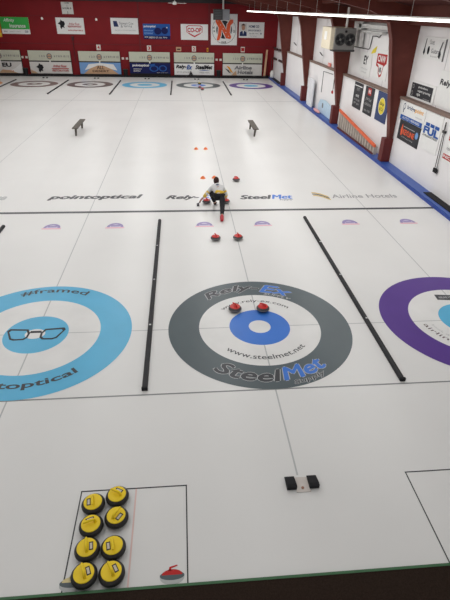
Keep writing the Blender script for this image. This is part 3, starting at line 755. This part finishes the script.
# hacks
def hack(x, y, label, flip=1):
    t = thing('hack', label, 'hack', (x, y, .003), (0, 0, 0 if flip > 0 else pi), 'hacks in the ice')
    build('base_plate', MB().box(-.08, .11, -.14, .09, 0, .008), mat('plate', (206, 199, 193), .5), t)
    for sx in (-.14, .165):
        mb = MB().prism([(-.10, .008), (.10, .008), (.10, .02), (.06, .035), (-.06, .075), (-.10, .07)], sx-.065, sx+.065, 'x')
        build('foot_block', mb, M_rubber, t, 'black rubber foothold')
    build('bolt', MB().lathe([(0, .008), (.02, .008), (.02, .016), (0, .018)], 12, (.01, -.08, 0)), mat('rust', (150, 110, 90), .6), t)
    return t
hack(0.015, -3.68, 'pair of black rubber footholds on the near end of the centre line')
for x, n in ((-13.2, 'animal head'), (-8.8, 'sandy dunes'), (-4.4, 'dark blue spectacles'), (0, 'white two company'), (4.4, 'hotel')):
    hack(x, 38.4, 'far hack in front of the %s scoreboard' % n, -1)

# benches on the divider lines
M_bench = mat('bench_wood', (92, 86, 78), .7, vary=.15)
def bench(x, y, label, lean):
    t = thing('bench', label, 'bench', (x, y, 0), (0, 0, lean), 'low benches mid ice')
    build('seat', MB().box(-.14, .14, -1.10, 1.10, .37, .415, .01), M_bench, t)
    for yy in (-.85, .85):
        build('leg', MB().prism([(-.075, 0), (.0, 0), (.055, .37), (-.055, .37)], yy-.03, yy+.03, 'y'), M_bench, t)
    build('brace', MB().box(-.015, .015, -.85, .85, .31, .37), M_bench, t)
bench(-6.60, 17.5, 'low dark wooden bench on the ice at left', 0)
bench(2.20, 17.35, 'low dark wooden bench on the ice at right', 0)

# marker cones
M_cone = mat('cone_orange', (240, 130, 70), .5)
for x, y, lab in ((-.84, 14.0, 'left of the far pair'), (-.41, 14.0, 'right of the far pair'), (-.72, 9.72, 'left of the near pair beyond the curler'), (-.29, 9.75, 'right of the near pair behind the curler\'s head')):
    t = thing('marker_cone', 'small orange disc cone on the ice, ' + lab, 'cone', (x, y, .003), (0, 0, 0), 'orange marker cones')
    t.scale = (.75, .75, .85)
    build('dome', MB().lathe([(.12, 0), (.115, .012), (.075, .075), (.035, .10), (.03, .10), (.03, .09), (.07, .06), (.11, 0), (.12, 0)], 28), M_cone, t, smooth=True)
    build('rim', MB().lathe([(.10, 0), (.135, 0), (.135, .008), (.10, .012), (.10, 0)], 28), M_cone, t, smooth=True)

# curling stones
M_gran = mat('granite', (66, 64, 66), .35, .5, vary=.35, scale=90); M_granb = mat('granite_black', (38, 37, 36), .4, .5, vary=.3, scale=90)
M_band = mat('striking_band', (124, 120, 120), .5, vary=.2, scale=80)
M_yel = mat('yellow_cap', (244, 212, 30), .45, .4, vary=.04); M_redc = mat('red_cap', (206, 48, 44), .4, .4, vary=.05)
PROF = [(0, 0), (.060, 0), (.064, .003), (.085, .010), (.118, .026), (.138, .044), (.1455, .058), (.1455, .072), (.138, .088), (.122, .104), (.108, .112), (0, .113)]
def make_stone(name, label, body, cap, grp):
    t = thing(name, label, 'curling stone', (0, 0, 0), (0, 0, 0), grp)
    build('body', MB().lathe(PROF, 44), body, t, smooth=True)
    build('striking_band', MB().lathe([(.1452, .050), (.1465, .053), (.1465, .076), (.1452, .080)], 44), M_band if cap is M_redc else M_granb, t, smooth=True)
    build('cap', MB().lathe([(0, .112), (.112, .111), (.114, .116), (.110, .123), (.06, .127), (0, .128)], 40), cap, t, smooth=True)
    pts = [(0, -.055, .120), (0, -.056, .150), (0, -.045, .170), (0, -.02, .178), (0, .05, .176), (0, .085, .172)]
    h = build('handle', MB().tube(pts, [.020, .016, .016, .017, .017, .012], 12), cap, t, smooth=True)
    if cap is M_yel:
        n = build('number_plate', MB().box(.026, .074, -.05, .05, .1265, .1285), mat('plate_black', (46, 44, 40), .5), t, 'black and white number sticker')
        build('number_strip', MB().box(.036, .064, -.036, .036, .1285, .1292), mat('plate_white', (206, 200, 186), .5), n)
    else:
        build('bolt', MB().lathe([(0, .128), (.014, .128), (.014, .140), (0, .142)], 12), cap, t, smooth=True)
    return t
ys = [(-2.70, -3.85, 'left column, topmost by the corner', 3.3), (-2.41, -3.76, 'right column, topmost on the line', 1.1),
      (-2.68, -4.146, 'left column, second from the top', 1.9), (-2.388, -4.058, 'right column, second from the top', -.6),
      (-2.68, -4.441, 'left column, third from the top', .15), (-2.383, -4.44, 'right column, third from the top', 3.35),
      (-2.665, -4.735, 'left column, lowest by the carpet', .35), (-2.366, -4.735, 'right column, lowest by the carpet', .5)]
proto = make_stone('curling_stone', '', M_granb, M_yel, 'yellow-capped stones in the box')
for i, (x, y, lab, a) in enumerate(ys):
    L = 'yellow-capped curling stone in the box, ' + lab
    if i == 0:
        proto.location = (x, y, .004); proto.rotation_euler = (0, 0, a); proto['label'] = L
    else:
        dup(proto, (x, y, .004), a, L)
rs = [(-.44, .60, 'red-capped curling stone left of the pair on the edge of the blue four foot ring', .6, 'red-capped stones in the near house'),
      (.15, .575, 'red-capped curling stone right of the pair on the blue four foot ring', 1.0, 'red-capped stones in the near house'),
      (-.61, 4.19, 'red-capped curling stone left of the pair between hog line and grey house', .3, 'red-capped stones short of the hog line'),
      (.01, 4.20, 'red-capped curling stone right of the pair between hog line and grey house', .2, 'red-capped stones short of the hog line'),
      (.50, 9.36, 'lone red-capped curling stone on the ice ahead of the curler', 1.2, None),
      (-.715, 7.07, 'red-capped curling stone between the curler and the broom', .4, None),
      (-.085, 7.06, 'red-capped curling stone held in the right hand of the crouching curler', 0, None),
      (.06, 33.05, 'far red-capped stone just short of the far grey house', .5, None),
      (.22, 32.0, 'far red-capped stone nearer the viewer of the two short of the far grey house', 1.5, None)]
rp = None
for x, y, L, a, g in rs:
    if rp is None:
        rp = make_stone('curling_stone', L, M_gran, M_redc, g); rp.location = (x, y, .0065); rp.rotation_euler = (0, 0, a); rp.scale = (.94, .94, .94)
    else:
        o = dup(rp, (x, y, .0065), a, L)
        if g: o['group'] = g
        elif 'group' in o: del o['group']
o = dup(proto, (.12, 35.25, .0065), .4, 'single yellow-capped stone in the far grey house')
if 'group' in o: del o['group']

# ------------------------------------------------------------------ the curler
def skin(name, verts, edges, radii, m, parent, root=0, sub=2, label=None):
    me = bpy.data.meshes.new(name)
    me.from_pydata([Vector(v) for v in verts], edges, [])
    o = bpy.data.objects.new(name, me); C.objects.link(o)
    md = o.modifiers.new('skin', 'SKIN'); md.use_smooth_shade = True
    o.modifiers.new('sub', 'SUBSURF').levels = sub
    o.modifiers['sub'].render_levels = sub
    for i, r in enumerate(radii):
        sv = me.skin_vertices[0].data[i]
        sv.radius = r if isinstance(r, tuple) else (r, r)
        sv.use_root = (i == root)
    dg = bpy.context.evaluated_depsgraph_get(); dg.update()
    ne = bpy.data.meshes.new_from_object(o.evaluated_get(dg))
    bpy.data.objects.remove(o); bpy.data.meshes.remove(me)
    ne.name = name
    ne.materials.clear(); ne.materials.append(m)
    for p in ne.polygons: p.use_smooth = True
    r = bpy.data.objects.new(name, ne); C.objects.link(r); r.parent = parent
    if label: r['label'] = label
    return r
M_skin = mat('skin', (196, 146, 122), .55, vary=.05); M_jack = mat('jacket', (206, 206, 206), .8, vary=.06, scale=20); M_yj = mat('jacket_yellow', (222, 184, 66), .8, vary=.05)
M_pant = mat('pants', (30, 29, 33), .85, vary=.15); M_shoe = mat('shoe_red', (176, 44, 54), .6); M_hair = mat('hair', (60, 38, 34), .8, vary=.2, scale=40)
M_bsh = mat('shoe_black', (30, 30, 32), .6)
per = thing('person', 'crouching curler in white and yellow jacket and black pants delivering a stone', 'person', (-.38, 6.6, 0))
OX, OY = -.38, 6.6
def W(x, y, z): return (x-OX, y-OY, z)
pelvis = W(-.33, 6.58, .42); waist = W(-.36, 6.70, .50); chest = W(-.385, 6.82, .59); neck = W(-.395, 6.95, .665); head0 = W(-.40, 7.00, .72)
lsh = W(-.555, 6.88, .60); lel = W(-.72, 6.84, .40); lwr = W(-.87, 6.90, .21); lh = W(-.905, 6.92, .165)
rsh = W(-.215, 6.88, .60); rel = W(-.10, 6.82, .40); rwr = W(-.085, 6.98, .24); rh = W(-.085, 7.03, .20)
lhip = W(-.42, 6.60, .40); lkn = W(-.585, 6.98, .40); lan = W(-.46, 6.84, .10); lto = W(-.43, 7.0, .045)
rhip = W(-.25, 6.55, .40); rkn = W(-.27, 6.15, .20); ran = W(-.31, 5.76, .10); rto = W(-.335, 5.50, .06)
bv = [pelvis, waist, chest, neck, head0, lsh, lel, lwr, lh, rsh, rel, rwr, rh, lhip, lkn, lan, lto, rhip, rkn, ran, rto]
be = [(0,1),(1,2),(2,3),(3,4),(2,5),(5,6),(6,7),(7,8),(2,9),(9,10),(10,11),(11,12),(0,13),(13,14),(14,15),(15,16),(0,17),(17,18),(18,19),(19,20)]
brad = [.10, .095, .11, .05, .055, .06, .042, .028, .026, .06, .042, .028, .026, .085, .058, .038, .032, .085, .058, .038, .030]
skin('body', bv, be, brad, M_skin, per)
# head with face (looks down the ice, away from the viewer) and hair
def head_mesh():
    b = MB(); hc = Vector(W(-.405, 7.035, .765))
    r = bmesh.ops.create_uvsphere(b.bm, u_segments=24, v_segments=18, radius=1)
    for v in r['verts']:
        x, y, z = v.co
        wj = 1 - .22*max(0, -z)
        v.co = hc + Vector((x*.076*wj, y*.092*(1 - .1*max(0, -z)), z*.112))
    b.ball(hc + Vector((0, .092, -.02)), .013, .02, .022, 10)
    for sx in (-1, 1): b.ball(hc + Vector((sx*.077, -.005, -.01)), .012, .022, .032, 10)
    return b
build('head', head_mesh(), M_skin, per, smooth=True)
hc = Vector(W(-.405, 7.035, .765))
for sx in (-1, 1): build('eye', MB().ball(hc + Vector((sx*.03, .082, .005)), .011, .010, .008, 10), K_white, per, smooth=True)
build('mouth', MB().ball(hc + Vector((0, .078, -.058)), .025, .010, .006, 10), K_red, per, smooth=True)
def hair_mesh():
    b = MB(); r = bmesh.ops.create_uvsphere(b.bm, u_segments=24, v_segments=18, radius=1)
    kill = []
    for v in r['verts']:
        x, y, z = v.co
        if (y > .35 and z < .35) or z < -.86: kill.append(v)
        v.co = hc + Vector((x*.088, y*.104 - .004, z*.124 + .003))
    bmesh.ops.delete(b.bm, geom=kill, context='VERTS')
    return b
build('hair', hair_mesh(), M_hair, per, 'short dark brown hair', smooth=True)
# clothing
jv = [W(-.335, 6.60, .445), waist, chest, W(-.396, 6.955, .685), lsh, lel, W(-.84, 6.89, .245), rsh, rel, W(-.088, 6.95, .27)]
je = [(0,1),(1,2),(2,3),(2,4),(4,5),(5,6),(2,7),(7,8),(8,9)]
skin('jacket', jv, je, [(.125,.115), (.122,.11), (.135,.115), .068, .078, .056, .044, .078, .056, .044], M_jack, per, 1, 2, 'white jacket')
def between(a, b, t): return tuple(a[i]*(1-t)+b[i]*t for i in range(3))
skin('sleeve_panel', [between(lsh, lel, .45), lel, between(lel, lwr, .7)], [(0,1),(1,2)], [.066, .063, .050], M_yj, per, 1, 2, 'yellow sleeve panel')
skin('sleeve_panel', [between(rsh, rel, .35), rel, between(rel, rwr, .8)], [(0,1),(1,2)], [.070, .064, .050], M_yj, per, 1, 2, 'yellow sleeve panel')
skin('hem_panel', [W(-.47, 6.66, .50), W(-.33, 6.615, .485), W(-.19, 6.625, .46)], [(0,1),(1,2)], [(.06,.07), (.10,.115), (.06,.08)], M_yj, per, 1, 2, 'yellow hem band')
pv = [W(-.335, 6.56, .41), lhip, lkn, lan, rhip, rkn, W(-.31, 5.76, .105)]
skin('pants', pv, [(0,1),(1,2),(2,3),(0,4),(4,5),(5,6)], [.125, .108, .082, .058, .108, .082, .056], M_pant, per, 0, 2, 'black pants')
skin('shoe', [W(-.315, 5.74, .10), W(-.33, 5.57, .085), W(-.34, 5.40, .06)], [(0,1),(1,2)], [.06, (.062,.06), (.055,.045)], M_shoe, per, 1, 2, 'red shoe trailing behind')
skin('shoe', [W(-.46, 6.83, .07), W(-.44, 6.92, .055), W(-.42, 7.03, .045)], [(0,1),(1,2)], [.055, (.052,.045), (.048,.038)], M_bsh, per, 1, 2, 'black sliding shoe')
build('back_print', MB().ball(W(-.385, 6.80, .712), .055, .03, .012, 14), K_navy, per, 'dark print between the shoulders', smooth=True)
# hands: palm with four curled fingers and a thumb each
def hand(pos, ax, across, down, side):
    a, c, d = Vector(ax).normalized(), Vector(across).normalized(), Vector(down).normalized()
    p = Vector(pos)
    v = [p - a*.05, p, p + a*.045]; e = [(0,1),(1,2)]; r = [.024, (.034,.022), (.034,.018)]
    for k in range(4):
        q = p + a*.045 + c*(.024*(k-1.5)/1.0*.8)
        ln = (.062, .072, .068, .052)[k]
        i = len(v)
        v += [q + a*ln*.45 + d*.008, q + a*ln*.7 + d*.03, q + a*ln*.55 + d*.052]
        e += [(2, i), (i, i+1), (i+1, i+2)]; r += [.0095, .009, .008]
    i = len(v)
    v += [p + c*side*.042 + d*.012 + a*.005, p + c*side*.052 + d*.03 + a*.03]
    e += [(1, i), (i, i+1)]; r += [.011, .009]
    skin('hand', v, e, r, M_skin, per, 1, 1)
hand(lh, (-.5, .1, -.6), (0, 1, 0), (.6, 0, -.3), -1)
hand((rh[0], rh[1], rh[2]), (0, 1, -.12), (1, 0, 0), (0, 0, -1), -1)

# the curler's broom
M_shaft = mat('broom_shaft', (60, 56, 60), .5); M_bhead = mat('broom_head', (200, 200, 200), .6)
t = thing('curling_broom', 'curling broom held low in the left hand of the curler', 'broom', (-1.0, 6.86, .004))
build('shaft', MB().tube([(.0, .0, .05), (.10, .06, .15), (.46, .22, .52)], .013, 8), M_shaft, t)
build('broom_head', MB().box(-.04, .04, -.10, .10, .012, .05, .012), M_shaft, t); build('brush_pad', MB().box(-.045, .045, -.11, .11, 0, .014), M_bhead, t)

# ------------------------------------------------------------------ light
def area(name, loc, sx, sy, power, rot=(0, 0, 0), col=(1, 1, .985)):
    l = bpy.data.lights.new(name, 'AREA'); l.shape = 'RECTANGLE'; l.size = sx; l.size_y = sy; l.energy = power; l.color = col
    o = bpy.data.objects.new(name, l); C.objects.link(o); o.location = loc; o.rotation_euler = rot
    return o
for x, z, p in ((-17.6, 6.2, 420), (-13.2, 6.5, 500), (-8.8, 6.9, 520), (-4.4, 6.9, 520), (0, 6.3, 520)):
    area('ceiling_strip', (x, 20.5, z), .5, 34.0, p*1.1)
area('ceiling_strip', (4.2, 19.0, 5.25), .12, 36.0, 500)
for x, z, p in ((-13.2, 6.5, 75), (-8.8, 6.9, 90), (-4.4, 6.9, 96), (0, 6.4, 96), (4.4, 5.75, 68)):
    area('near_fill_light', (x, -1.5, z), .5, 9.0, p*1.12)  # unseen fill lights, added only to brighten the near ice
w = bpy.data.worlds.new('room_air'); scene.world = w
w.use_nodes = True
w.node_tree.nodes['Background'].inputs['Color'].default_value = (.95, 1.0, .98, 1)
w.node_tree.nodes['Background'].inputs['Strength'].default_value = .30

# ------------------------------------------------------------------ camera
cam = bpy.data.cameras.new('camera'); co = bpy.data.objects.new('camera', cam); C.objects.link(co)
f = 468.0574; px, py_, pz = -1.4458, -7.637, 5.4274
yaw, pit, rol = .095528, .556371, .022109
fv = Vector((sin(yaw)*cos(pit), cos(yaw)*cos(pit), -sin(pit)))
rv = Vector((cos(yaw), -sin(yaw), 0)); uv = rv.cross(fv)
r2 = rv*cos(rol) + uv*sin(rol); u2 = -rv*sin(rol) + uv*cos(rol)
M = Matrix(((r2.x, u2.x, -fv.x, px), (r2.y, u2.y, -fv.y, py_), (r2.z, u2.z, -fv.z, pz), (0, 0, 0, 1)))
co.matrix_world = M
cam.sensor_fit = 'VERTICAL'; cam.sensor_height = 36.0; cam.lens = f * 36.0 / 600.0
cam.clip_start = .05; cam.clip_end = 200
scene.camera = co
scene.view_settings.view_transform = 'Standard'
scene.view_settings.look = 'None'
scene.view_settings.exposure = 0.0
